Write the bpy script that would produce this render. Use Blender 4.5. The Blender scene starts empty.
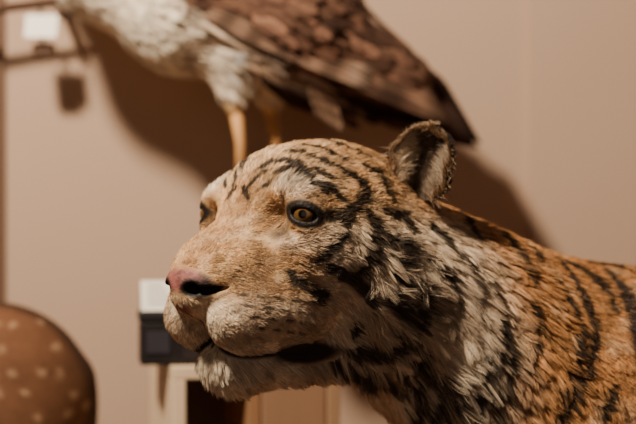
import bpy, math, random
import numpy as np
from mathutils import Vector, Matrix
from mathutils.kdtree import KDTree
rng=np.random.default_rng(7); random.seed(5)
CAM=np.array([0,-2.12,1.03]); K=0.0012
def W(px,py,y):
    k=K*(2.12+y)/2.12
    return np.array([(px-318)*k,y,1.03+(212-py)*k])
def lin(r,g,b):
    def c(v):
        v/=255.
        return v/12.92 if v<=.04045 else ((v+.055)/1.055)**2.4
    return np.array([c(r),c(g),c(b)])
def sst(a,b,x):
    t=np.clip((x-a)/(b-a),0,1); return t*t*(3-2*t)
def hsh(i,j,k,s):
    h=(i.astype(np.int64)*374761393+j.astype(np.int64)*668265263+k.astype(np.int64)*1442695041+s*982451653)&0xffffffff
    h=((h^(h>>13))*1274126177)&0xffffffff
    h=h^(h>>16)
    return (h&0xffff)/65535.
def vn(P,sc,s=0):
    Q=P*sc; I=np.floor(Q); f=Q-I; f=f*f*(3-2*f); I=I.astype(np.int64)
    r=0
    for a in (0,1):
        for b in (0,1):
            for c in (0,1):
                w=(f[:,0] if a else 1-f[:,0])*(f[:,1] if b else 1-f[:,1])*(f[:,2] if c else 1-f[:,2])
                r=r+w*hsh(I[:,0]+a,I[:,1]+b,I[:,2]+c,s)
    return r*2-1
# ---------- SDF kit
def smin(a,b,k):
    h=np.maximum(k-np.abs(a-b),0)/k
    return np.minimum(a,b)-h*h*k*.25
def smax(a,b,k): return -smin(-a,-b,k)
def ell(P,c,r,R=None):
    q=P-np.array(c)
    if R is not None: q=q@R
    r=np.array(r)
    k0=np.sqrt(((q/r)**2).sum(1)); k1=np.sqrt(((q/r**2)**2).sum(1))+1e-9
    return k0*(k0-1)/k1
def rc(P,a,b,r1,r2):
    a=np.array(a,float); b=np.array(b,float); pa=P-a; ba=b-a
    t=np.clip((pa@ba)/(ba@ba),0,1)
    return np.sqrt(((pa-t[:,None]*ba)**2).sum(1))-(r1+(r2-r1)*t)
def mesh_sdf(fn,lo,hi,h,B=6):
    lo=np.array(lo,float); hi=np.array(hi,float)
    nb=np.ceil((hi-lo)/h/B).astype(int); n=nb*B
    g=np.stack(np.meshgrid(*[np.arange(m) for m in nb],indexing='ij'),-1).reshape(-1,3)
    d=fn(lo+(g*B+(B-1)/2)*h)
    V=np.empty((nb[0],B,nb[1],B,nb[2],B),np.float32)
    V[:]=np.sign(d).reshape(nb[0],1,nb[1],1,nb[2],1)
    act=g[np.abs(d)<B*h*.87*1.5+h]
    o=np.stack(np.meshgrid(*[np.arange(B)]*3,indexing='ij'),-1).reshape(-1,3)
    for c in range(0,len(act),1500):
        a=act[c:c+1500]
        pts=lo+((a[:,None,:]*B+o[None])*h)
        v=fn(pts.reshape(-1,3)).reshape(len(a),B,B,B)
        V[a[:,0],:,a[:,1],:,a[:,2],:]=v
    V=V.reshape(*n)
    S=V<0
    C=np.zeros(tuple(n-1),np.int8)
    for a in (0,1):
        for b in (0,1):
            for c in (0,1):
                C+=S[a:n[0]-1+a,b:n[1]-1+b,c:n[2]-1+c]
    cell=np.argwhere((C>0)&(C<8))
    idx=-np.ones(tuple(n-1),np.int64); idx[cell[:,0],cell[:,1],cell[:,2]]=np.arange(len(cell))
    cor=[(a,b,c) for a in (0,1) for b in (0,1) for c in (0,1)]
    cv={q:V[cell[:,0]+q[0],cell[:,1]+q[1],cell[:,2]+q[2]] for q in cor}
    acc=np.zeros((len(cell),3)); cnt=np.zeros(len(cell))
    for p in cor:
        for ax in range(3):
            if p[ax]==0:
                q=list(p); q[ax]=1; q=tuple(q)
                va,vb=cv[p],cv[q]; m=(va<0)!=(vb<0)
                t=np.where(m,va/np.where(m,va-vb,1),0)
                pos=np.tile(np.array(p,float),(len(cell),1)); pos[:,ax]=t
                acc+=pos*m[:,None]; cnt+=m
    verts=lo+(cell+acc/cnt[:,None])*h
    quads=[]
    for ax in range(3):
        u,v=(ax+1)%3,(ax+2)%3
        s0=[slice(None)]*3; s1=[slice(None)]*3; s0[ax]=slice(0,-1); s1[ax]=slice(1,None)
        A=S[tuple(s0)]; Bq=S[tuple(s1)]
        e=np.argwhere(A!=Bq)
        ok=(e[:,u]>0)&(e[:,v]>0)&(e[:,u]<n[u]-1)&(e[:,v]<n[v]-1); e=e[ok]
        ins=A[e[:,0],e[:,1],e[:,2]]
        def I(du,dv):
            q=e.copy(); q[:,u]+=du; q[:,v]+=dv; return idx[q[:,0],q[:,1],q[:,2]]
        q=np.stack([I(-1,-1),I(0,-1),I(0,0),I(-1,0)],1)
        q[~ins]=q[~ins][:,::-1]
        quads.append(q)
    q=np.concatenate(quads); q=q[(q>=0).all(1)]
    return verts,q
def grad(fn,P,e=.0015):
    out=np.zeros_like(P)
    for c in range(0,len(P),60000):
        p=P[c:c+60000]
        for a in range(3):
            d=np.zeros(3); d[a]=e
            out[c:c+60000,a]=fn(p+d)-fn(p-d)
    return out/(np.linalg.norm(out,axis=1,keepdims=True)+1e-12)
# ---------- blender helpers
col=bpy.context.scene.collection
def mkmesh(name,V,Q,cols=None,mat=None,smooth=True,parent=None):
    me=bpy.data.meshes.new(name)
    if isinstance(Q,np.ndarray): Q=Q.tolist()
    me.from_pydata(np.asarray(V).tolist(),[],Q); me.update()
    if cols is not None:
        a=me.color_attributes.new("Col",'FLOAT_COLOR','POINT')
        c=np.ones((len(V),4),np.float32); c[:,:3]=cols; a.data.foreach_set('color',c.ravel())
    if smooth: me.polygons.foreach_set('use_smooth',[True]*len(me.polygons))
    ob=bpy.data.objects.new(name,me); col.objects.link(ob)
    if mat: me.materials.append(mat)
    if parent: ob.parent=parent
    return ob
def mat(name,color=(.5,.5,.5),rough=.6,attr=None,spec=.3,noise=0,nscale=20,bump=0,coat=0,metal=0,stretch=None):
    m=bpy.data.materials.new(name); m.use_nodes=True; nt=m.node_tree; b=nt.nodes['Principled BSDF']
    b.inputs['Roughness'].default_value=rough; b.inputs['Specular IOR Level'].default_value=spec
    b.inputs['Metallic'].default_value=metal
    if coat: b.inputs['Coat Weight'].default_value=coat; b.inputs['Coat Roughness'].default_value=.03
    b.inputs['Base Color'].default_value=(*color,1)
    src=None
    if attr:
        at=nt.nodes.new('ShaderNodeAttribute'); at.attribute_name=attr; src=at.outputs['Color']
        nt.links.new(src,b.inputs['Base Color'])
    if noise or bump:
        tc=nt.nodes.new('ShaderNodeTexCoord'); mp=nt.nodes.new('ShaderNodeMapping')
        if stretch: mp.inputs['Scale'].default_value=stretch
        n=nt.nodes.new('ShaderNodeTexNoise'); n.inputs['Scale'].default_value=nscale; n.inputs['Detail'].default_value=5
        nt.links.new(tc.outputs['Object'],mp.inputs['Vector']); nt.links.new(mp.outputs[0],n.inputs['Vector'])
        if noise:
            mr=nt.nodes.new('ShaderNodeMapRange'); mr.inputs['To Min'].default_value=1-noise; mr.inputs['To Max'].default_value=1+noise
            nt.links.new(n.outputs['Fac'],mr.inputs['Value'])
            mx=nt.nodes.new('ShaderNodeVectorMath'); mx.operation='SCALE'
            if src: nt.links.new(src,mx.inputs[0])
            else: mx.inputs[0].default_value=color
            nt.links.new(mr.outputs[0],mx.inputs['Scale']); nt.links.new(mx.outputs[0],b.inputs['Base Color'])
        if bump:
            bp=nt.nodes.new('ShaderNodeBump'); bp.inputs['Strength'].default_value=bump; bp.inputs['Distance'].default_value=.002
            nt.links.new(n.outputs['Fac'],bp.inputs['Height']); nt.links.new(bp.outputs[0],b.inputs['Normal'])
    return m
class MB:
    def __init__(s): s.V=[];s.F=[];s.C=[]
    def add(s,V,F,c):
        o=len(s.V); s.V+= [tuple(v) for v in V]; s.F+=[[i+o for i in f] for f in F]; s.C+=[tuple(c)]*len(V) if np.ndim(c)==1 else [tuple(x) for x in c]
    def box(s,c,size,col,rz=0,bev=.002):
        x,y,z=[v/2 for v in size]; import bmesh
        bm=bmesh.new(); bmesh.ops.create_cube(bm,size=1)
        for v in bm.verts: v.co=Vector((v.co.x*2*x,v.co.y*2*y,v.co.z*2*z))
        if bev: bmesh.ops.bevel(bm,geom=bm.edges[:],offset=bev,segments=2,affect='EDGES',profile=.5)
        M=Matrix.Translation(Vector(c))@Matrix.Rotation(rz,4,'Z'); bm.transform(M)
        bm.verts.index_update()
        s.add([v.co[:] for v in bm.verts],[[v.index for v in f.verts] for f in bm.faces],col); bm.free()
    def tube(s,pts,rad,col,n=10):
        pts=[Vector(p) for p in pts]; V=[];F=[]
        for i,p in enumerate(pts):
            t=(pts[min(i+1,len(pts)-1)]-pts[max(i-1,0)]).normalized()
            a=t.orthogonal().normalized() if i==0 else (a-t*a.dot(t)).normalized()
            b=t.cross(a)
            for k in range(n):
                th=2*math.pi*k/n; V.append(p+(a*math.cos(th)+b*math.sin(th))*rad[i])
        for i in range(len(pts)-1):
            for k in range(n): F.append([i*n+k,i*n+(k+1)%n,(i+1)*n+(k+1)%n,(i+1)*n+k])
        F.append(list(range(n))[::-1]); F.append([(len(pts)-1)*n+k for k in range(n)])
        s.add(V,F,col)
    def obj(s,name,m,smooth=False,parent=None):
        return mkmesh(name,np.array(s.V),s.F,np.array(s.C),m,smooth,parent)

# =====================================================================  TIGER
AY=math.radians(48)
O=np.array([-.072,0,1.028]); F=np.array([-math.sin(AY),-math.cos(AY),0]); N=np.array([math.cos(AY),-math.sin(AY),0]); U=np.array([0,0,1.])
HM=np.stack([F,N,U],1)
def toH(P): return (P-O)@HM
def fromH(q): return O+np.asarray(q)@HM.T
BD=np.array([.966,.259,0]); BL=np.array([-.259,.966,0]); B0=np.array([.38,.2,0])
def toB(P):
    q=P-B0; return np.stack([q@BD,q@BL,P[:,2]],1)
EYE=np.array([-.004,.084,-.001]); EAX=np.array([.80,.60,.03]); EAX/=np.linalg.norm(EAX)
def rotm(ax,ang):
    return np.array(Matrix.Rotation(ang,3,ax))
NP=(.094,0,-.082); NPR=(.031,.044,.023); NQ=(.100,0,-.097); NQR=(.019,.020,.018)
def nostril(h):
    return np.minimum(ell(h,(.119,.022,-.087),(.012,.009,.0072)),rc(h,(.113,.031,-.089),(.086,.050,-.084),.0054,.002))
def upper_lower(h):
    up=ell(h,(-.10,0,.0),(.112,.100,.088))
    up=smin(up,ell(h,(-.03,0,.008),(.054,.074,.052)),.05)
    up=smin(up,ell(h,(-.012,.069,.018),(.034,.030,.018)),.025)
    up=smin(up,rc(h,(-.01,0,-.025),(.078,0,-.082),.048,.038),.035)
    up=smin(up,ell(h,(.035,.032,-.07),(.06,.041,.045)),.03)
    up=smin(up,ell(h,(-.022,.07,-.042),(.045,.033,.035)),.03)
    up=smin(up,ell(h,(-.07,.07,-.05),(.075,.058,.07)),.04)
    up=smin(up,ell(h,(.0,.050,-.113),(.070,.049,.048)),.03)
    up=smin(up,ell(h,(.050,.039,-.122),(.050,.044,.041)),.020)
    up=smin(up,ell(h,NP,NPR),.010)
    up=smin(up,ell(h,NQ,NQR),.016)
    up=smax(up,-nostril(h),.004)
    up=smax(up,-ell(h,(.026,.064,-.006),(.018,.013,.014)),.02)
    up=smax(up,-rc(h,(.118,0,-.118),(.093,0,-.157),.0018,.003),.004)
    lo=ell(h,(.034,0,-.174),(.040,.038,.038))
    lo=smin(lo,rc(h,(.03,.022,-.170),(-.09,.054,-.152),.032,.044),.02)
    return up,lo
_y=np.cross([0,0,1],EAX); _y/=np.linalg.norm(_y)
eR=np.stack([EAX,_y,np.cross(EAX,_y)],1)
eR=eR@rotm('X',math.radians(-14))
def sd_head(P):
    h=toH(P); h[:,1]=np.sqrt(h[:,1]**2+1e-8)
    up,lo=upper_lower(h)
    k=.006+.055*sst(-.015,-.065,h[:,0])
    d=smin(up,lo,k)
    lid=np.sqrt(((h-EYE)**2).sum(1))-.0222
    d=smin(d,lid,.014)
    d=smax(d,-ell(h,EYE+EAX*.022-np.array([0,0,.001]),(.016,.0165,.0074),eR),.003)
    d=smin(d,ell(h,(-.135,.076,-.088),(.062,.060,.080)),.04)
    return d
def sd_body(P):
    b=toB(P)
    d=rc(P,(.035,.09,.975),(.30,.17,.80),.108,.165)
    d=smin(d,ell(b,(.02,0,.70),(.24,.165,.235)),.08)
    d=smin(d,ell(b,(-.10,0,.66),(.12,.13,.16)),.08)
    d=smin(d,rc(b,(.05,0,.735),(.85,0,.745),.178,.165),.08)
    ba=b.copy(); ba[:,1]=np.abs(ba[:,1])
    d=smin(d,ell(ba,(.03,.115,.73),(.085,.055,.18)),.05)
    leg=smin(rc(ba,(.04,.115,.62),(.08,.125,.47),.085,.062),rc(ba,(.08,.125,.47),(.02,.125,.2),.06,.042),.04)
    leg=smin(leg,rc(ba,(.02,.125,.2),(.0,.125,.06),.042,.045),.02)
    leg=smin(leg,ell(ba,(-.03,.125,.038),(.085,.055,.042)),.02)
    d=smin(d,leg,.05)
    hl=ell(ba,(.83,.1,.64),(.15,.085,.19))
    hl=smin(hl,rc(ba,(.80,.12,.55),(.76,.13,.42),.10,.065),.05)
    hl=smin(hl,rc(ba,(.76,.13,.42),(.94,.13,.24),.06,.036),.04)
    hl=smin(hl,rc(ba,(.94,.13,.24),(.90,.13,.06),.036,.04),.02)
    hl=smin(hl,ell(ba,(.86,.13,.036),(.085,.05,.04)),.02)
    d=smin(d,hl,.05)
    t=smin(rc(b,(.98,0,.80),(1.12,0,.55),.05,.034),rc(b,(1.12,0,.55),(1.22,0,.25),.034,.028),.03)
    t=smin(t,rc(b,(1.22,0,.25),(1.45,0,.16),.028,.018),.03)
    return smin(d,t,.04)
def sd(P):
    return smin(sd_head(P),sd_body(P),.05)
V1,Q1=mesh_sdf(sd,(-.26,-.22,.74),(.20,.30,1.17),.0022)
V2,Q2=mesh_sdf(sd,(-.30,-.25,-.02),(1.95,.85,1.17),.006)
lo=np.array((-.25,-.21,.752)); hi=np.array((.187,.288,1.16))
ctr=V2[Q2].mean(1); Q2=Q2[~((ctr>lo)&(ctr<hi)).all(1)]
VT=np.concatenate([V1,V2]); QT=np.concatenate([Q1,Q2+len(V1)])
NT=grad(sd,VT)

# ---- stripe survey: side-elevation points carried onto the hide
def hit(px,py):
    px=np.array(px,float);py=np.array(py,float)
    D=np.stack([(px-318)*K,np.full_like(px,2.12),(212-py)*K],1); D/=np.linalg.norm(D,axis=1,keepdims=True)
    t=np.full(len(px),1.7)
    for i in range(120): t+=.6*sd(CAM+D*t[:,None])
    P=CAM+D*t[:,None]
    return P,np.abs(sd(P))<.003
ST=[
 ([(258,170),(272,163),(290,162)],3.2),([(283,152),(300,153),(318,160),(330,165)],3.4),([(275,174),(288,170)],2.6),
 ([(302,146),(322,149),(345,161)],3.4),([(322,142),(345,147),(368,158)],3.4),([(345,139),(368,144),(385,158)],4.2),
 ([(288,164),(298,168),(308,178)],6),([(314,170),(330,178)],4),([(336,168),(350,176)],3.4),
 ([(316,184),(332,190),(344,200)],6),([(345,172),(360,184),(365,196),(354,208),(340,215),(324,215)],6),
 ([(352,208),(345,224)],5),([(378,172),(386,190),(392,200)],5),([(362,166),(376,174)],3.4),
 ([(366,212),(376,228),(374,248),(366,266),(356,278)],7),([(348,232),(338,244),(326,254),(316,262)],4),
 ([(330,268),(342,274),(356,278),(368,290),(370,302)],6),([(288,272),(298,284),(312,290),(326,296)],5),
 ([(312,290),(320,304)],3.4),([(384,212),(404,216),(412,230)],5),([(386,240),(398,244),(408,254),(400,262)],8),
 ([(384,292),(396,302),(412,312),(416,322)],8.5),([(398,276),(414,286),(428,304)],6),([(360,320),(354,334)],3.5),
 ([(350,350),(372,350),(392,342),(410,334)],7),([(336,366),(360,368),(384,376),(398,390)],6.5),
 ([(398,372),(412,364),(426,350)],5.5),([(404,386),(420,380),(438,366)],5),([(430,262),(446,276),(452,300)],4.6),
 ([(428,224),(442,236),(454,256)],4.6),([(246,190),(256,178),(266,172)],2.4),([(226,200),(236,188)],2.4),([(262,188),(272,182)],2.2),
 ([(446,190),(466,200),(486,212),(500,232),(516,250),(532,282)],5.2),([(450,202),(466,222),(478,240)],4.6),
 ([(470,196),(500,214),(524,236),(538,262)],4.6),([(462,258),(474,284),(472,312)],3.6),
 ([(488,280),(498,300),(502,326),(496,352),(484,376),(478,410),(470,440)],4.6),([(506,326),(510,352),(508,384),(498,410),(494,440)],4.8),
 ([(446,372),(438,396),(434,430)],4.8),([(420,388),(418,410),(420,440)],5.8),([(462,380),(452,410),(450,440)],4.2),
 ([(548,250),(566,268),(582,292),(594,322),(594,352),(584,384),(566,410),(556,440)],4.6),
 ([(556,282),(572,304),(582,330),(578,360),(562,396),(550,430)],3.4),([(566,262),(592,276),(606,290),(616,312)],5.2),
 ([(588,264),(612,266),(634,274)],5),([(612,276),(628,296),(634,320),(640,360)],6.2),([(604,270),(622,290),(628,316)],3.6),
 ([(532,300),(538,330),(532,370)],2.8),([(616,384),(606,410),(600,440)],4.4),
]
segA=[];segB=[];segW=[]
for pts,w in ST:
    pp=[]
    for (a,b) in zip(pts[:-1],pts[1:]):
        for t in (0,.5): pp.append((a[0]+(b[0]-a[0])*t,a[1]+(b[1]-a[1])*t))
    pp.append(pts[-1])
    P,ok=hit([p[0] for p in pp],[p[1] for p in pp])
    P=P[ok]; n=len(P)
    if n<2: continue
    ww=np.array([w*K*(.6+.7*math.sin(math.pi*(i+.5)/n)) for i in range(n)])
    head=pts[0][0]<446 and pts[0][1]<386
    if head:
        h=toH(P); h[:,1]*=-1; M=fromH(h)
    else:
        q=P-B0; M=P-2*np.outer(q@BL,BL)
    for X in (P,M):
        for i in range(n-1):
            segA.append(X[i]);segB.append(X[i+1]);segW.append((ww[i],ww[i+1]))
segA=np.array(segA);segB=np.array(segB);segW=np.array(segW)
def stripe(P):
    out=np.full(len(P),9.)
    wob=.8*vn(P,210,3)+.7*vn(P,70,4)
    for a,b,w in zip(segA,segB,segW):
        lo=np.minimum(a,b)-.03; hi=np.maximum(a,b)+.03
        m=np.where(((P>lo)&(P<hi)).all(1))[0]
        if len(m)==0: continue
        p=P[m]; ba=b-a; t=np.clip(((p-a)@ba)/(ba@ba+1e-12),0,1)
        d=np.sqrt(((p-a-t[:,None]*ba)**2).sum(1))/(w[0]+(w[1]-w[0])*t)
        out[m]=np.minimum(out[m],d)
    s=1-sst(.6,1.6,out+wob*.5)
    b=toB(P)
    rear=sst(.06,.10,b[:,0])
    ph=np.sin(b[:,0]*46+1.6*vn(P,6,9)+.8*np.sin(b[:,2]*9))+.35*vn(P,18,2)
    return np.maximum(s,rear*sst(.55,.8,ph))
OR=lin(188,134,82); TAN=lin(202,162,116); WH=lin(234,219,196); BK=lin(28,20,16); CREAM=lin(230,205,170); GB=lin(136,110,88)
PINK=lin(156,94,88)
def mix(a,b,t): return a*(1-t[:,None])+b*t[:,None]
def eyedist(h):
    q=np.stack([h[:,0],np.abs(h[:,1]),h[:,2]],1)-EYE
    return np.sqrt(((q@eR)[:,1:]**2/np.array([.0228,.0150])**2).sum(1)), q
def masks(P,Nn):
    h=toH(P); a=np.abs(h[:,1]); ha=h.copy(); ha[:,1]=a
    up,lo=upper_lower(ha)
    mouth=(1-sst(.0035,.0085,np.abs(up-lo)))*sst(-.04,-.02,h[:,0])*(h[:,2]<-.12)
    corner=(1-sst(.6,1.1,np.sqrt(((h[:,0]+.012)/.047)**2+((h[:,2]+.163)/.017)**2)))*(a>.03)
    mouth=np.maximum(mouth,corner*(h[:,0]>-.07))
    phil=(1-sst(.0015,.004,a))*(h[:,0]>.06)*(h[:,2]<-.112)*(h[:,2]>-.158)*.9
    mouth=np.maximum(mouth,phil)
    nose=(1-sst(.0005,.003,np.minimum(ell(ha,NP,NPR),ell(ha,NQ,NQR)-.001)))*sst(-.002,.003,h[:,0]-(.101-.55*a))
    ed,dv=eyedist(h)
    eye=(1-sst(.95,1.25,ed))*(np.linalg.norm(dv,axis=1)<.036)*(dv@EAX>0)
    return h,a,mouth,nose,eye
def hide(P,Nn):
    h,a,mouth,nose,eye=masks(P,Nn)
    b=toB(P)
    c=np.tile(OR,(len(P),1))
    ishead=sst(-.26,-.13,h[:,0])
    c=mix(c,CREAM,.85*sst(.1,.75,-Nn[:,2]))
    chest=sst(.06,-.10,b[:,0])*sst(.90,.74,P[:,2]); c=mix(c,CREAM,.65*chest*(1-sst(.02,.16,P[:,0])))
    c=mix(c,TAN,ishead*.9)
    c=mix(c,CREAM,ishead*.5*sst(.0,.06,h[:,2])*sst(-.12,-.02,h[:,0]))
    ck=sst(.045,.08,a)*sst(.02,-.03,h[:,2])*sst(.02,-.02,h[:,0])*sst(-.27,-.19,h[:,0])
    c=mix(c,WH,ck*.68)
    mz=sst(-.085,-.11,h[:,2])*sst(-.02,.01,h[:,0]); c=mix(c,WH,mz*.65)
    ch=sst(-.14,-.155,h[:,2])*sst(-.25,-.15,h[:,0]); c=mix(c,WH,ch*.85)
    ab=1-sst(.6,1.2,np.sqrt(((h[:,0]+.002)/.03)**2+((a-.072)/.03)**2+((h[:,2]-.034)/.018)**2)); c=mix(c,WH,ab*.85)
    ub=1-sst(.6,1.2,np.sqrt(((h[:,0]-.005)/.03)**2+((a-.082)/.03)**2+((h[:,2]+.034)/.014)**2)); c=mix(c,WH,ub*.5)
    br=sst(.035,.012,a)*sst(.0,.03,h[:,0])*sst(-.095,-.06,h[:,2]); c=mix(c,lin(182,136,94),br*.6)
    mo=sst(-.2,.6,vn(P,28,41)+.6*vn(P,75,42)); c=mix(c,GB,mo*.55*ishead*sst(.03,.07,a))
    c=mix(c,CREAM,.3*sst(0,.7,vn(P,45,43)))
    c*= (1+.18*vn(P,40,11)+.24*vn(P,170,12))[:,None]
    s=stripe(P)*.95
    rows=np.zeros(len(P))
    for k in range(4):
        u0=-.098-.012*k; ln=np.abs(h[:,2]-u0-.14*(h[:,0]-.04))
        rows=np.maximum(rows,(1-sst(.001,.0028,ln))*sst(.0,.01,a-.03)*sst(-.01,.02,h[:,0])*sst(.09,.08,h[:,0])*sst(-.7,.3,np.sin(h[:,0]*330+k*1.7)))
    s=np.maximum(s,rows*.7)
    tear=1-sst(.5,1.3,np.sqrt(((h[:,0]-.026)/.016)**2+((a-.066)/.016)**2+((h[:,2]+.016)/.014)**2)); s=np.maximum(s,tear*.95)
    s=np.maximum(s,np.maximum(mouth,eye))
    c=mix(c,BK,s)
    pk=PINK*(1+.25*vn(P,120,5))[:,None]; pk=mix(pk,lin(82,52,48),sst(-.1,.6,vn(P,150,8))*.6)
    pk=mix(pk,lin(52,34,30),sst(.024,.036,a)*.85)
    ha=np.stack([h[:,0],a,h[:,2]],1)
    nk=mix(pk,BK*.5,1-sst(.003,.009,nostril(ha)))
    c=c*(1-nose[:,None])+nk*nose[:,None]
    return np.clip(c,0.002,1)
CT=hide(VT,NT)
skin=mat('tiger_hide',attr='Col',rough=.6,spec=.3,noise=.25,nscale=300,bump=.6)
tiger=mkmesh('tiger',VT,QT,CT*.75,skin)
# ---- ears
def ear(base,eu,eo,h=.078,w=.036):
    eu=np.array(eu,float);eu/=np.linalg.norm(eu);eo=np.array(eo,float);eo-=eu*(eo@eu);eo/=np.linalg.norm(eo);ew=np.cross(eu,eo)
    nu,nv=28,26; V=[]
    for sgn in (0,1):
        for j in range(nv):
            v=j/(nv-1)
            wv=w*(.80+.2*min(v/.4,1)) if v<.42 else w*math.sqrt(max(0,1-((v-.42)/.58)**2.4))
            for i in range(nu):
                th=(i/(nu-1)*2-1)*1.25
                dep=.034*(1-.45*v)*(wv/w+.25)
                wig=.0025*math.sin(v*9+th*5)+.002*math.sin(v*17+th*3)
                p=np.array(base)+eu*h*(v+.03*math.sin(th*4)*v)+ew*(wv*math.sin(th)/math.sin(1.25)+wig)-eo*dep*(math.cos(th)-.3)-eo*.006*v
                if sgn: p=p-eo*.0055*max(.1,math.cos(th))+ew*.002*math.sin(th)
                V.append(p)
    Fc=[]
    for s in (0,1):
        for j in range(nv-1):
            for i in range(nu-1):
                a=s*nu*nv+j*nu+i; q=[a,a+1,a+nu+1,a+nu]
                Fc.append(q if s==0 else q[::-1])
    for j in range(nv-1):
        for i in (0,nu-1):
            a=j*nu+i; Fc.append([a,a+nu,a+nu+nu*nv,a+nu*nv])
    for i in range(nu-1):
        a=(nv-1)*nu+i; Fc.append([a,a+1,a+1+nu*nv,a+nu*nv])
    V=np.array(V)
    c=np.zeros((len(V),3)); m=nu*nv
    c[:m]=lin(104,78,62); c[m:]=lin(50,36,28)
    return V,Fc,c,m,eu,eo,ew
ears=[]
e1=ear(fromH((-.152,.106,.022)),fromH((-.20,.22,1))-O,fromH((.86,.50,.05))-O,h=.083,w=.037)
e2=ear(fromH((-.150,-.088,.028)),fromH((-.75,-.35,.42))-O,fromH((.3,-.8,.6))-O,h=.078)
for k,e in enumerate((e1,e2)):
    mkmesh('ear_%d'%(k+1),e[0],e[1],e[2]*.5,skin,True,tiger); ears.append(e)
# ---- eyes
eyem=mat('tiger_eye',attr='Col',rough=.12,spec=.5,coat=1)
for sgn in (1,-1):
    ax=EAX.copy(); c=EYE.copy(); ax[1]*=sgn; c[1]*=sgn
    wd=HM@ax; wc=fromH(c); g=wd*1.0+np.array([-.10,-.12,0.0]); g/=np.linalg.norm(g)
    a1=np.cross(g,[0,0,1.]); a1/=np.linalg.norm(a1); a2=np.cross(a1,g)
    V=[];C=[];nr,ns=60,48
    for i in range(nr+1):
        th=math.pi*i/nr
        for j in range(ns):
            ph=2*math.pi*j/ns
            r=.0198+(.0012*max(0,1-(th/.62)**2))
            V.append(wc+r*(g*math.cos(th)+(a1*math.cos(ph)+a2*math.sin(ph))*math.sin(th)))
            if th<.25: cc=lin(6,5,5)
            elif th<.58:
                q=(th-.25)/.33; cc=lin(106,76,37)*(1-.35*q)*(1+.2*math.sin(ph*17+th*9))
                if q<.12: cc=cc*.6
            elif th<.70: cc=lin(22,15,10)
            else: cc=lin(36,23,16)*.5
            C.append(cc)
    Fc=[[i*ns+j,i*ns+(j+1)%ns,(i+1)*ns+(j+1)%ns,(i+1)*ns+j] for i in range(nr) for j in range(ns)]
    mkmesh('eye_%s'%('near' if sgn>0 else 'far'),V,Fc,np.array(C),eyem,True,tiger)
# ---- fur
def tri_sample(V,Q,dens,n):
    Q=np.asarray(Q); T=np.concatenate([Q[:,:3],Q[:,[0,2,3]]]); A=V[T[:,0]];B=V[T[:,1]];C=V[T[:,2]]
    ar=np.linalg.norm(np.cross(B-A,C-A),axis=1)*dens((A+B+C)/3)
    i=rng.choice(len(T),n,p=ar/ar.sum()); r1=np.sqrt(rng.random(n))[:,None]; r2=rng.random(n)[:,None]
    return A[i]*(1-r1)+B[i]*r1*(1-r2)+C[i]*r1*r2
def dens(P):
    h=toH(P); b=toB(P)
    r=np.linalg.norm(h-np.array([-.05,0,-.05]),axis=1)
    d=.09+.5*sst(.12,.05,b[:,0])*sst(.45,.6,P[:,2])
    return d+.9*sst(.24,.18,r)+.5*sst(-.01,.03,h[:,0])
NH=440000
R=tri_sample(VT,QT,dens,NH)
RN=grad(sd,R)
h,a,mouth,nose,eye=masks(R,RN)
dv=np.stack([h[:,0],a,h[:,2]],1)-EYE
keep=(nose<.3)&(mouth<.45)&(eye<.5)&(np.linalg.norm(dv,axis=1)>.0215)
ed=eyedist(h)[0]; keep&=~((ed<1.0)&(np.linalg.norm(dv,axis=1)<.035)&(dv@EAX>0))
R=R[keep];RN=RN[keep];h=h[keep];a=a[keep]
ishead=sst(-.24,-.12,h[:,0])
Gh=h-np.array([.13,0,-.05]); Gh/=np.linalg.norm(Gh,axis=1,keepdims=True)
Gh=Gh+np.stack([-.3*np.ones(len(h)),0*a,-.9*sst(.03,-.02,h[:,2])*sst(0.0,-.06,h[:,0])],1)
Gw=Gh@HM.T
Gb=np.tile(BD*.6+np.array([0,0,-.8]),(len(h),1))
G=mix(Gb,Gw,ishead)
amp=(.20+.2*sst(.04,.08,a)*ishead)[:,None]
J=np.stack([vn(R,32,21),vn(R,32,22),vn(R,32,23)],1)*amp+np.stack([vn(R,95,31),vn(R,95,32),vn(R,95,33)],1)*amp*1.5
G=G/np.linalg.norm(G,axis=1,keepdims=True)+J+rng.normal(0,.10,G.shape)
T=G-RN*(G*RN).sum(1)[:,None]; T/=np.linalg.norm(T,axis=1,keepdims=True)+1e-9
L=np.full(len(R),.014)
L=L*(1-ishead)+ishead*.013
L=np.where(h[:,0]>.02,.008,L)
L+=ishead*.028*sst(.05,.09,a)*sst(.0,-.06,h[:,2])*sst(-.03,-.08,h[:,0])
L+=.018*sst(-.12,-.2,h[:,0])*sst(-.34,-.26,h[:,0])*sst(.02,-.06,h[:,2])
L+=.012*sst(-.15,-.18,h[:,2])*sst(-.12,-.02,h[:,0])
de=np.linalg.norm(np.stack([h[:,0],a,h[:,2]],1)-EYE,axis=1); L*= .32+.68*sst(.02,.045,de)
cl=.85+.35*vn(R,120,51)
L*=rng.uniform(.6,1.3,len(L))*cl
HC=hide(R+T*(.45*L)[:,None],RN)
sw=(rng.random(len(R))<.09)[:,None]; HC=np.where(sw,HC*.5+lin(150,118,88)*.5,HC)
lift=.38+.20*rng.random(len(L))+.12*vn(R,60,52); lift=np.where(h[:,0]>.02,.40,lift); lift=np.clip(lift,.2,.8)
far=sst(.1,.2,toB(R)[:,0])
rad=.00033+.0005*far+.00006*sst(.01,.03,L)
rad=np.where(h[:,0]>.02,.00026,rad)
nmain=len(R); pull_main=.28+.42*sst(.010,.022,L)
allR=[R];allN=[RN];allT=[T];allL=[L];allC=[HC];allRad=[rad];allLift=[lift]
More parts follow.
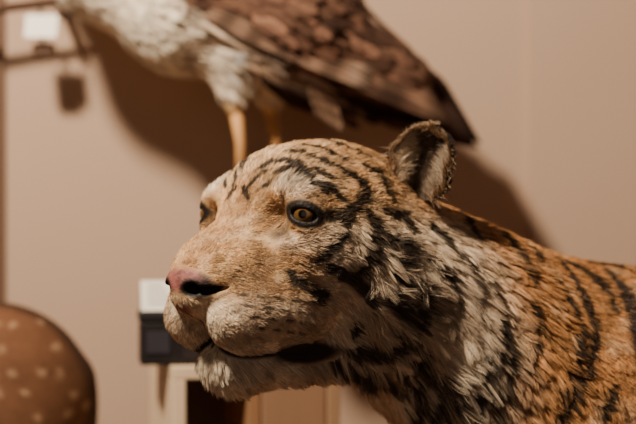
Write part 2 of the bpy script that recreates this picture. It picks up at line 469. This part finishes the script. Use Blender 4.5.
for e in ears:
    V,Fc,c,m,eu,eo,ew=e
    Q=np.array([f for f in Fc])
    for side in (0,1,2):
        if side<2:
            q=Q[(Q<m).all(1)] if side==0 else Q[(Q>=m).all(1)]
        else:
            q=Q[((Q<m).any(1))&((Q>=m).any(1))]
        n=[7500,5000,4500][side]
        P=tri_sample(V,q,lambda x:np.ones(len(x)),n)
        hv=(P-V[0])@eu; wv=(P-V[:m].mean(0))@ew
        nn=np.tile(eo if side==0 else (-eo if side==1 else eu),(n,1)) + (0 if side<2 else np.outer(np.sign(wv),ew))
        if side==0:  nn=nn-np.outer(wv/.036*.7,ew)
        elif side==1: nn=nn+np.outer(wv/.036*.9,ew)
        nn/=np.linalg.norm(nn,axis=1,keepdims=True)
        t=eu*1.0+rng.normal(0,.5,(n,3))
        if side==0: t=t-np.outer(wv/.036*.9,ew)
        t-=nn*(t*nn).sum(1)[:,None]; t/=np.linalg.norm(t,axis=1,keepdims=True)
        if side==0:
            wl=np.abs(wv)/.036; edge=sst(.20,.9,-wv/.036)+.45*sst(.6,1,wv/.036)
            cc=mix(np.tile(lin(66,48,38),(n,1)),lin(206,182,152),np.clip(edge*.9+rng.random(n)*.3-.1,0,1)); LL=.010+.022*sst(.3,1,wl)*rng.random(n)*sst(.09,.03,hv)
        elif side==1: cc=np.tile(lin(44,32,26),(n,1)); LL=np.full(n,.010)
        else: cc=mix(np.tile(lin(196,166,132),(n,1)),lin(64,46,35),(rng.random(n)<.35)*1.); LL=.007+.008*rng.random(n)
        cc=cc*rng.uniform(.75,1.2,(n,1))
        allR.append(P);allN.append(nn);allT.append(t);allL.append(LL);allC.append(cc);allRad.append(np.full(n,.00032));allLift.append(np.full(n,.45))
R=np.concatenate(allR);RN=np.concatenate(allN);T=np.concatenate(allT);L=np.concatenate(allL);HC=np.concatenate(allC);rad=np.concatenate(allRad);lift=np.concatenate(allLift)
HC=HC*rng.uniform(.6,1.32,(len(HC),1))
n=len(R); S=5
pos=np.zeros((n,S,3)); p=R-RN*.001; pos[:,0]=p
for i in range(1,S):
    w=lift*(1-.45*i/(S-1)); d=T*np.sqrt(1-w**2)[:,None]+RN*w[:,None]+np.array([0,0,-.12*i/S])
    d/=np.linalg.norm(d,axis=1,keepdims=True); p=p+d*(L/(S-1))[:,None]; pos[:,i]=p
# clumping: hairs lean together onto guide hairs
gi=rng.choice(nmain,24000,replace=False); kd_=KDTree(len(gi))
for j,i in enumerate(gi): kd_.insert(R[i],j)
kd_.balance()
near=np.array([kd_.find(v)[1] for v in R[:nmain].tolist()]); gsel=gi[near]
gd=np.linalg.norm(R[gsel]-R[:nmain],axis=1)
tone=rng.uniform(.78,1.18,len(gi))[near]; HC[:nmain]*=tone[:,None]
okc=(gd<.010)
for i in range(1,S):
    q=(i/(S-1))**1.3*pull_main*okc
    pos[:nmain,i]+=(pos[gsel,i]-pos[:nmain,i])*q[:,None]
rr=np.zeros((n,S)); rr[:]=rad[:,None]*np.array([1,1,.85,.6,.15])
def hair(name,pos,rr,C,m,parent):
    n,S,_=pos.shape
    hc=bpy.data.hair_curves.new(name); hc.add_curves([S]*n)
    hc.attributes['position'].data.foreach_set('vector',pos.astype(np.float32).ravel()) if 'position' in hc.attributes else hc.points.foreach_set('position',pos.astype(np.float32).ravel())
    ra=hc.attributes.get('radius') or hc.attributes.new('radius','FLOAT','POINT'); ra.data.foreach_set('value',rr.astype(np.float32).ravel())
    ca=hc.attributes.new('Col','FLOAT_COLOR','CURVE'); c=np.ones((n,4),np.float32); c[:,:3]=C; ca.data.foreach_set('color',c.ravel())
    hc.materials.append(m); o=bpy.data.objects.new(name,hc); col.objects.link(o); o.parent=parent; return o
furm=mat('tiger_fur',attr='Col',rough=.55,spec=.25)
hair('fur',pos,rr,np.clip(HC,0.001,1),furm,tiger)

# =====================================================================  BIRD
YB=.66; kb=K*(2.12+YB)/2.12
def Bp(px,py,dy=0): return W(px,py,YB+dy)
def sdb(P):
    d=rc(P,Bp(100,-35),Bp(185,3),46*kb,64*kb)
    d=smin(d,rc(P,Bp(185,3),Bp(290,22),64*kb,60*kb),.05)
    d=smin(d,rc(P,Bp(290,22),Bp(405,80),58*kb,28*kb),.05)
    d=smin(d,rc(P,Bp(100,-30),Bp(30,-110),44*kb,22*kb),.05)
    d=smin(d,ell(P,Bp(18,-128),(.038,.03,.03)),.02)
    for s,x in ((-1,228),(1,264)):
        d=smin(d,rc(P,Bp(x,62,.03*s),Bp(x+7,112,.03*s),26*kb,8*kb),.03)
    return d
VB,QB=mesh_sdf(sdb,(-.75,.45,.95),(.5,.90,1.75),.008)
NB=grad(sdb,VB)
def birdcol(P):
    px=318+P[:,0]/kb; py=212-(P[:,2]-1.03)/kb
    wing=sst(-14,14,(px-208)*.62-(py-22)*.9+12*vn(P,20,2))*1.0
    wing=np.maximum(wing,sst(268,292,px))
    c=mix(np.tile(lin(246,228,204),(len(P),1)),lin(106,77,62),wing)
    bl=sst(.1,.45,vn(P,34,5)+.4*vn(P,80,6))*(1-wing)*sst(155,215,px)*sst(95,70,py)*.9; c=mix(c,lin(84,56,44),bl)
    wb=sst(.0,.4,vn(P,26,15)+.5*vn(P,60,16))*wing*.7; c=mix(c,lin(50,35,30),wb)
    lg=sst(96,112,py)*sst(300,280,px); c=mix(c,lin(206,166,112),lg)
    return c
bm_=mat('feather',attr='Col',rough=.8,spec=.1,noise=.3,nscale=45)
bird=mkmesh('taxidermy_bird',VB,QB,birdcol(VB),bm_)
fb=MB()
def feather(base,d,nrm,Ln,wd,c0,c1,bend=.12,bar=0):
    base=np.array(base);d=d/np.linalg.norm(d);nrm=nrm-d*(nrm@d);nrm/=np.linalg.norm(nrm);s=np.cross(d,nrm)
    V=[];C=[];m=16 if bar else 8
    for i in range(m):
        t=i/(m-1); w=wd*(math.sin(math.pi*min(1,(t*.82+.10)))**.6)*(1 if t<.98 else .3)
        c=base+d*Ln*t+nrm*(-bend*Ln*t*t)
        for k in (-1,0,1):
            V.append(c+s*w*k*.5+nrm*(.1*wd if k==0 else 0))
            e=c1 if (k!=0 or t>.85) else c0
            C.append(e*(1-.25*(k==0 and t>.8))*((.5 if (i//2)%2 else 1.15) if bar else 1))
    Fc=[[i*3+k,i*3+k+1,i*3+k+4,i*3+k+3] for i in range(m-1) for k in (0,1)]
    fb.add(V,Fc,np.array(C))
iv=rng.choice(len(VB),4800); P=VB[iv]; nn=NB[iv]
pxx=318+P[:,0]/kb; pyy=212-(P[:,2]-1.03)/kb
cc=birdcol(P)
for i in range(len(P)):
    if pyy[i]>100 and pxx[i]<300: continue
    if pxx[i]>395: continue
    ax=np.array([.9,0,-.45 if pyy[i]<70 or pxx[i]>290 else -1.4]); d=ax-nn[i]*(ax@nn[i])
    if np.linalg.norm(d)<.2: continue
    d=d/np.linalg.norm(d)+nn[i]*.08+rng.normal(0,.08,3)
    w=sst(190,260,pxx[i])*(pyy[i]<85); Ln=.024+.018*w
    dark=w>.5
    c=cc[i]*(rng.uniform(.6,1.2) if dark else rng.uniform(.85,1.1))
    r_=rng.random()
    fb_edge=c*(2.3 if r_<.24 else 1.4 if r_<.5 else .7) if dark else c*(.5 if r_<.15 and pxx[i]>150 else 1.0)
    feather(P[i]+nn[i]*.001,d,nn[i],Ln,.011+.005*w,c,np.clip(fb_edge,0,.85),.1)
def row(p0,p1,q0,q1,n,ca,cb,wd,dy0=-.1,dy1=-.04,bar=1):
    for i in range(n):
        t=i/max(1,n-1); a=Bp(p0[0]+(p1[0]-p0[0])*t,p0[1]+(p1[1]-p0[1])*t,dy0+.003*i); b=Bp(q0[0]+(q1[0]-q0[0])*t,q0[1]+(q1[1]-q0[1])*t,dy1+.003*i)
        c=ca*rng.uniform(.6,1.35)
        feather(a,b-a,np.array([0,-1.,.25]),np.linalg.norm(b-a),wd,c,cb*rng.uniform(.6,1.35),.03,bar)
DKB=lin(58,40,33); MB_=lin(114,86,69); LB=lin(158,130,110)
row((290,34),(320,0),(484,142),(450,86),14,MB_,DKB,.022,-.07,.0)
row((250,35),(300,-4),(452,122),(412,52),14,DKB,MB_,.022,-.095,-.05)
row((235,30),(290,-25),(372,88),(385,30),13,MB_,LB,.018,-.105,-.075)
row((205,15),(250,-40),(318,66),(350,5),12,lin(104,78,63),LB,.018,-.112,-.09)
row((200,22),(222,36),(290,72),(340,92),6,lin(226,206,182),lin(184,156,132),.012,-.112,-.065,0)
row((300,70),(340,64),(400,128),(480,148),12,DKB,lin(92,66,50),.022,-.03,.02)
row((250,66),(290,72),(330,104),(380,124),9,lin(170,140,116),DKB,.018,-.08,-.03)
row((262,78),(300,84),(300,108),(360,128),9,lin(130,102,82),lin(60,40,32),.018,-.05,0)
row((308,80),(326,84),(320,118),(342,132),5,lin(120,90,72),lin(150,122,100),.012,-.06,-.04)
fb.obj('plumage',bm_,False,bird)
lb=MB(); TANL=lin(206,154,98)
for s,x in ((-1,235),(1,270)):
    a=Bp(x,106,.03*s); b=Bp(x+6,188,.03*s)+np.array([0,0,.012])
    lb.tube([a,(a+b)/2+[.004,0,0],b],[.011,.008,.009],TANL)
    for ang in (-1.0,0,1.0,3.1):
        dd=np.array([-math.cos(ang),math.sin(ang)*.9,0]); L0=.030 if ang<3 else .024
        lb.tube([b,b+dd*L0*.5+[0,0,.004],b+dd*L0-[0,0,.006]],[.007,.006,.003],TANL,8)
        lb.tube([b+dd*L0-[0,0,.005],b+dd*(L0+.009)-[0,0,.010]],[.003,.0008],lin(40,30,25),6)
hb=Bp(18,-128)
lb.tube([hb+[-.025,0,.0],hb+[-.055,0,-.004],hb+[-.07,0,-.022]],[.014,.009,.002],lin(70,60,50))
lb.obj('legs_and_beak',mat('bird_leg',attr='Col',rough=.6),True,bird)
WALLY=.86
pk=MB(); top=Bp(250,188)[2]
wood=mat('perch_wood',attr='Col',rough=.6,noise=.25,nscale=12,stretch=(1,8,8))
cx=Bp(282,0)[0]
pk.box((cx+.005,(WALLY+.56)/2,top-.012),(.135,WALLY-.56-.002,.022),lin(120,88,60))
pk.box((cx,WALLY-.02,top-.09),(.03,.034,.13),lin(110,80,54))
pk.tube([(cx,WALLY-.03,top-.13),(cx,.68,top-.026)],[.01,.01],lin(110,80,54))
pk.obj('wall_perch',wood)

# =====================================================================  SPOTTED DEER
YD=.56; kd=K*(2.12+YD)/2.12
rc0=W(3,400,YD)
def sdd(P):
    q=P-np.array([rc0[0],YD,0]); q=q.copy(); q[:,1]=np.abs(q[:,1])
    d=ell(q,(0,0,.745),(.135,.115,.135))
    d=smin(d,rc(q,(-.04,0,.745),(-.50,0,.73),.125,.13),.08)
    d=smin(d,rc(q,(-.55,0,.76),(-.72,0,1.05),.09,.055),.08)
    d=smin(d,rc(q,(-.72,0,1.08),(-.86,0,1.03),.052,.026),.04)
    d=smin(d,rc(q,(-.70,.04,1.12),(-.69,.11,1.17),.018,.008),.02)
    for (x,f) in ((0,1),(-.52,0)):
        y=.07
        if f:
            l=rc(q,(x,y,.68),(x-.03,y,.47),.085,.045); l=smin(l,rc(q,(x-.03,y,.47),(x+.06,y,.33),.036,.022),.02); l=smin(l,rc(q,(x+.06,y,.33),(x+.03,y,.03),.02,.016),.01)
        else:
            l=rc(q,(x,y,.66),(x+.01,y,.42),.07,.032); l=smin(l,rc(q,(x+.01,y,.42),(x,y,.03),.026,.016),.02)
        l=smin(l,ell(q,(x-.01+(.04 if f else 0),y,.02),(.032,.02,.02)),.01)
        d=smin(d,l,.05)
    d=smin(d,rc(q,(.115,0,.78),(.128,0,.66),.018,.014),.03)
    return d
VD,QD=mesh_sdf(sdd,(rc0[0]-.95,YD-.22,-.01),(rc0[0]+.22,YD+.22,1.25),.009)
ND=grad(sdd,VD); dq=VD-np.array([rc0[0],YD,0])
dc=np.tile(lin(98,66,46),(len(VD),1)); rim=sst(.05,.02,np.abs(dq[:,1]))*sst(.70,.8,dq[:,2]+.4*(dq[:,0]>0)); dc=mix(dc,lin(60,40,28),rim)
dc=mix(dc,lin(220,200,170),sst(.3,.8,-ND[:,2])*.8)
cell=.034; G2=np.stack([dq[:,0],dq[:,2]],1); row_=np.floor(G2[:,1]/cell); gx=G2[:,0]/cell+.5*(row_%2); ix=np.floor(gx)
jx=.45*(hsh(ix,row_,ix*0,1)-.5);jy=.45*(hsh(ix,row_,ix*0,2)-.5)
dd=np.sqrt((gx-ix-.5-jx)**2+(G2[:,1]/cell-row_-.5-jy)**2)
sp=(1-sst(.10,.2,dd))*(np.abs(ND[:,1])>.3)*sst(.55,.62,dq[:,2])*(dq[:,2]<.95)*(hsh(ix,row_,ix*0,3)>.2)
dc=mix(dc,lin(170,138,108),sp*.6); dc*=(1+.22*vn(VD,30,3))[:,None]
mkmesh('spotted_deer',VD,QD,dc,mat('deer_coat',attr='Col',rough=.85,spec=.15,noise=.2,nscale=90,bump=.4))

# =====================================================================  CUBBY, BOX, CARD
YS=.42; th=math.radians(15)
c0=W(173,367,YS); ztop=c0[2]
ex=np.array([math.cos(th),math.sin(th),0]); ey=np.array([-math.sin(th),math.cos(th),0])
def Cb(u,v,z): return tuple(np.array([c0[0],c0[1],0])+ex*u+ey*v+np.array([0,0,z]))
WD=.25; DP=.20; T_=.019; wc=lin(226,200,168); PT=.122
cb=MB()
cb.box(Cb(WD/2,DP/2,ztop-T_/2),(WD,DP,T_),wc,th)
cb.box(Cb(T_/2,DP/2,(ztop-T_)/2),(T_,DP,ztop-T_),wc,th)
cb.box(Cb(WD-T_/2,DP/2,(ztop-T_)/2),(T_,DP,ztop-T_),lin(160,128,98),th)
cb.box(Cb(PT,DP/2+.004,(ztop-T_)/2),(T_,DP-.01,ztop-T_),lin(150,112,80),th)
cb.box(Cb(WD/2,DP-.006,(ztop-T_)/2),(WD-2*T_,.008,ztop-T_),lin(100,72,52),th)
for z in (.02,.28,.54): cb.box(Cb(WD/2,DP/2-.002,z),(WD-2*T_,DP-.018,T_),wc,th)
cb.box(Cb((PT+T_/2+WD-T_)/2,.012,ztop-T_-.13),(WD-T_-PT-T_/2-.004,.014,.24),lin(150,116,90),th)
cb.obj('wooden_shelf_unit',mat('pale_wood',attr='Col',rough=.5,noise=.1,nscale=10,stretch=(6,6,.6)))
bx=MB(); bw,bh,bd=.096,.074,.07
bc=W(172,340,YS+.06); t2=math.radians(8)
def Bx(u,v,w): return (bc[0]+math.cos(t2)*u-math.sin(t2)*v, bc[1]+math.sin(t2)*u+math.cos(t2)*v, ztop+.0005+w)
BKB=lin(32,28,29)
bx.box(Bx(0,0,.031),(bw,bd,.062),BKB,t2,.003)
bx.box(Bx(0,0,.062+.0085),(bw+.004,bd+.004,.015),lin(36,33,35),t2,.003)
bx.box(Bx(-.022,-bd/2-.001,.033),(.034,.002,.032),lin(52,50,56),t2,.0005)
bx.box(Bx(.026,-bd/2-.001,.030),(.022,.002,.044),lin(44,38,38),t2,.0005)
bx.box(Bx(0,-bd/2-.0015,.058),(.012,.003,.012),lin(80,72,64),t2,.001)
bx.box(Bx(bw/2+.001,0,.03),(.002,.04,.02),lin(60,58,62),t2,.0005)
bx.obj('black_storage_box',mat('black_card',attr='Col',rough=.45,noise=.1,nscale=40))
cd=MB(); zt=.0785; pw=.072
def tent(du):
    a=[(-pw/2,-.024,zt),(pw/2,-.024,zt),(pw/2,.0,zt+.043),(-pw/2,.0,zt+.043),(pw/2,.024,zt),(-pw/2,.024,zt)]
    V=[Bx(x+du,y,z) for x,y,z in a]; V2=[Bx(x+du,y*.93,z-.0012) for x,y,z in a]
    cd.add(V+V2,[[0,1,2,3],[3,2,4,5],[9,8,7,6],[11,10,8,9],[0,6,7,1],[5,4,10,11],[1,7,8,2],[2,8,10,4],[0,3,9,6],[3,5,11,9]],lin(236,230,220))
tent(-.010)
for k in range(4):
    y0,y1=-.019+.0045*k,-.0178+.0045*k; f=lambda y:zt+.043*(1+y/.024)+.0006
    cd.add([Bx(-.036,y0,f(y0)),Bx(.004-.006*k,y0,f(y0)),Bx(.004-.006*k,y1,f(y1)),Bx(-.036,y1,f(y1))],[[0,1,2,3]],lin(130,122,116))
cd.obj('label_card',mat('paper',attr='Col',rough=.8))

# ===================================================================== branch with tag
ws=MB(); YW=.77
a=W(-60,20,YW); b=W(78,0,YW)
ws.tube([a+[-.3,0,-.03],a,(a+b)/2+[0,0,.004],b,b+[.02,0,.03]],[.016,.009,.008,.007,.004],lin(74,50,36),12)
ws.box(W(44,50,YW-.004),(.036,.02,.022),lin(90,68,54),0,.004)
ws.tube([W(40,2,YW),W(43,46,YW-.004)],[.003,.003],lin(50,40,34),6)
for x in (-40,60):
    p=W(x,12,YW); ws.tube([p,(p[0],WALLY-.001,p[2])],[.007,.007],lin(80,60,45),8)
br_=ws.obj('hanging_branch',mat('bark',attr='Col',rough=.8,noise=.3,nscale=40,bump=.5),True)
tg=MB(); tc_=W(41,26,YW-.022)
V=[tc_+np.array([x*.026,dy+z*.010,z*.019]) for dy in (0,.0015) for x,z in ((-1,-1),(1,-1),(1,1),(-1,1))]
tg.add(V,[[0,1,2,3],[7,6,5,4],[0,4,5,1],[1,5,6,2],[2,6,7,3],[3,7,4,0]],lin(248,244,236))
tg.obj('tag',mat('tag_paper',attr='Col',rough=.8),False,br_)

# ===================================================================== ROOM
plaster=mat('plaster',color=tuple(lin(184,157,136)),rough=.85,spec=.15,noise=.03,nscale=3,bump=.15)
def room(name,c,s,m):
    o=MB(); o.box(c,s,(.5,.5,.5),0,0); return o.obj(name,m)
room('wall_back',(0,WALLY+.05,1.4),(5.2,.1,2.8),plaster)
room('wall_left',(-2.65,-1.3,1.4),(.1,4.5,2.8),plaster)
room('wall_right',(2.65,-1.3,1.4),(.1,4.5,2.8),plaster)
room('floor',(0,-1.3,-.05),(5.4,4.6,.1),mat('floor_boards',color=tuple(lin(120,86,60)),rough=.4,noise=.2,nscale=4,stretch=(1,12,1)))
room('ceiling',(0,-1.3,2.85),(5.4,4.6,.1),mat('ceiling_paint',color=tuple(lin(200,185,170)),rough=.9))
pz=W(529,0,WALLY)[0]
room('trim_1',(pz+.5,WALLY-.006,1.4),(1.0,.01,2.798),plaster)
e_=W(4,0,WALLY)[0]
room('trim_2',(e_-.03,WALLY-.008,1.4),(.06,.014,2.798),mat('post_paint',color=tuple(lin(112,84,66)),rough=.5))
# ===================================================================== LIGHT
def spot(name,loc,tgt,e,c,size,ang,blend=.4):
    l=bpy.data.lights.new(name,'SPOT'); l.energy=e; l.color=c; l.shadow_soft_size=size; l.spot_size=math.radians(ang); l.spot_blend=blend
    o=bpy.data.objects.new(name,l); col.objects.link(o); o.location=loc
    o.rotation_euler=(Vector(tgt)-Vector(loc)).to_track_quat('-Z','Y').to_euler()
spot('ceiling_spotlight',(-.90,-.70,2.6),(.05,.3,1.05),440,(1,.83,.64),.13,80)
w=bpy.data.worlds.new('World'); bpy.context.scene.world=w; w.use_nodes=True
bg=w.node_tree.nodes['Background']; bg.inputs[0].default_value=(1,.83,.70,1); bg.inputs[1].default_value=.27
# ===================================================================== CAMERA
cam=bpy.data.cameras.new('camera'); cam.lens=100; cam.sensor_width=36
co=bpy.data.objects.new('camera',cam); col.objects.link(co); co.location=CAM; co.rotation_euler=(math.pi/2,0,0)
cam.dof.use_dof=True; cam.dof.focus_distance=2.03; cam.dof.aperture_fstop=2.6
cam.clip_start=.05
bpy.context.scene.camera=co
print('verts',len(VT),'hairs',n)
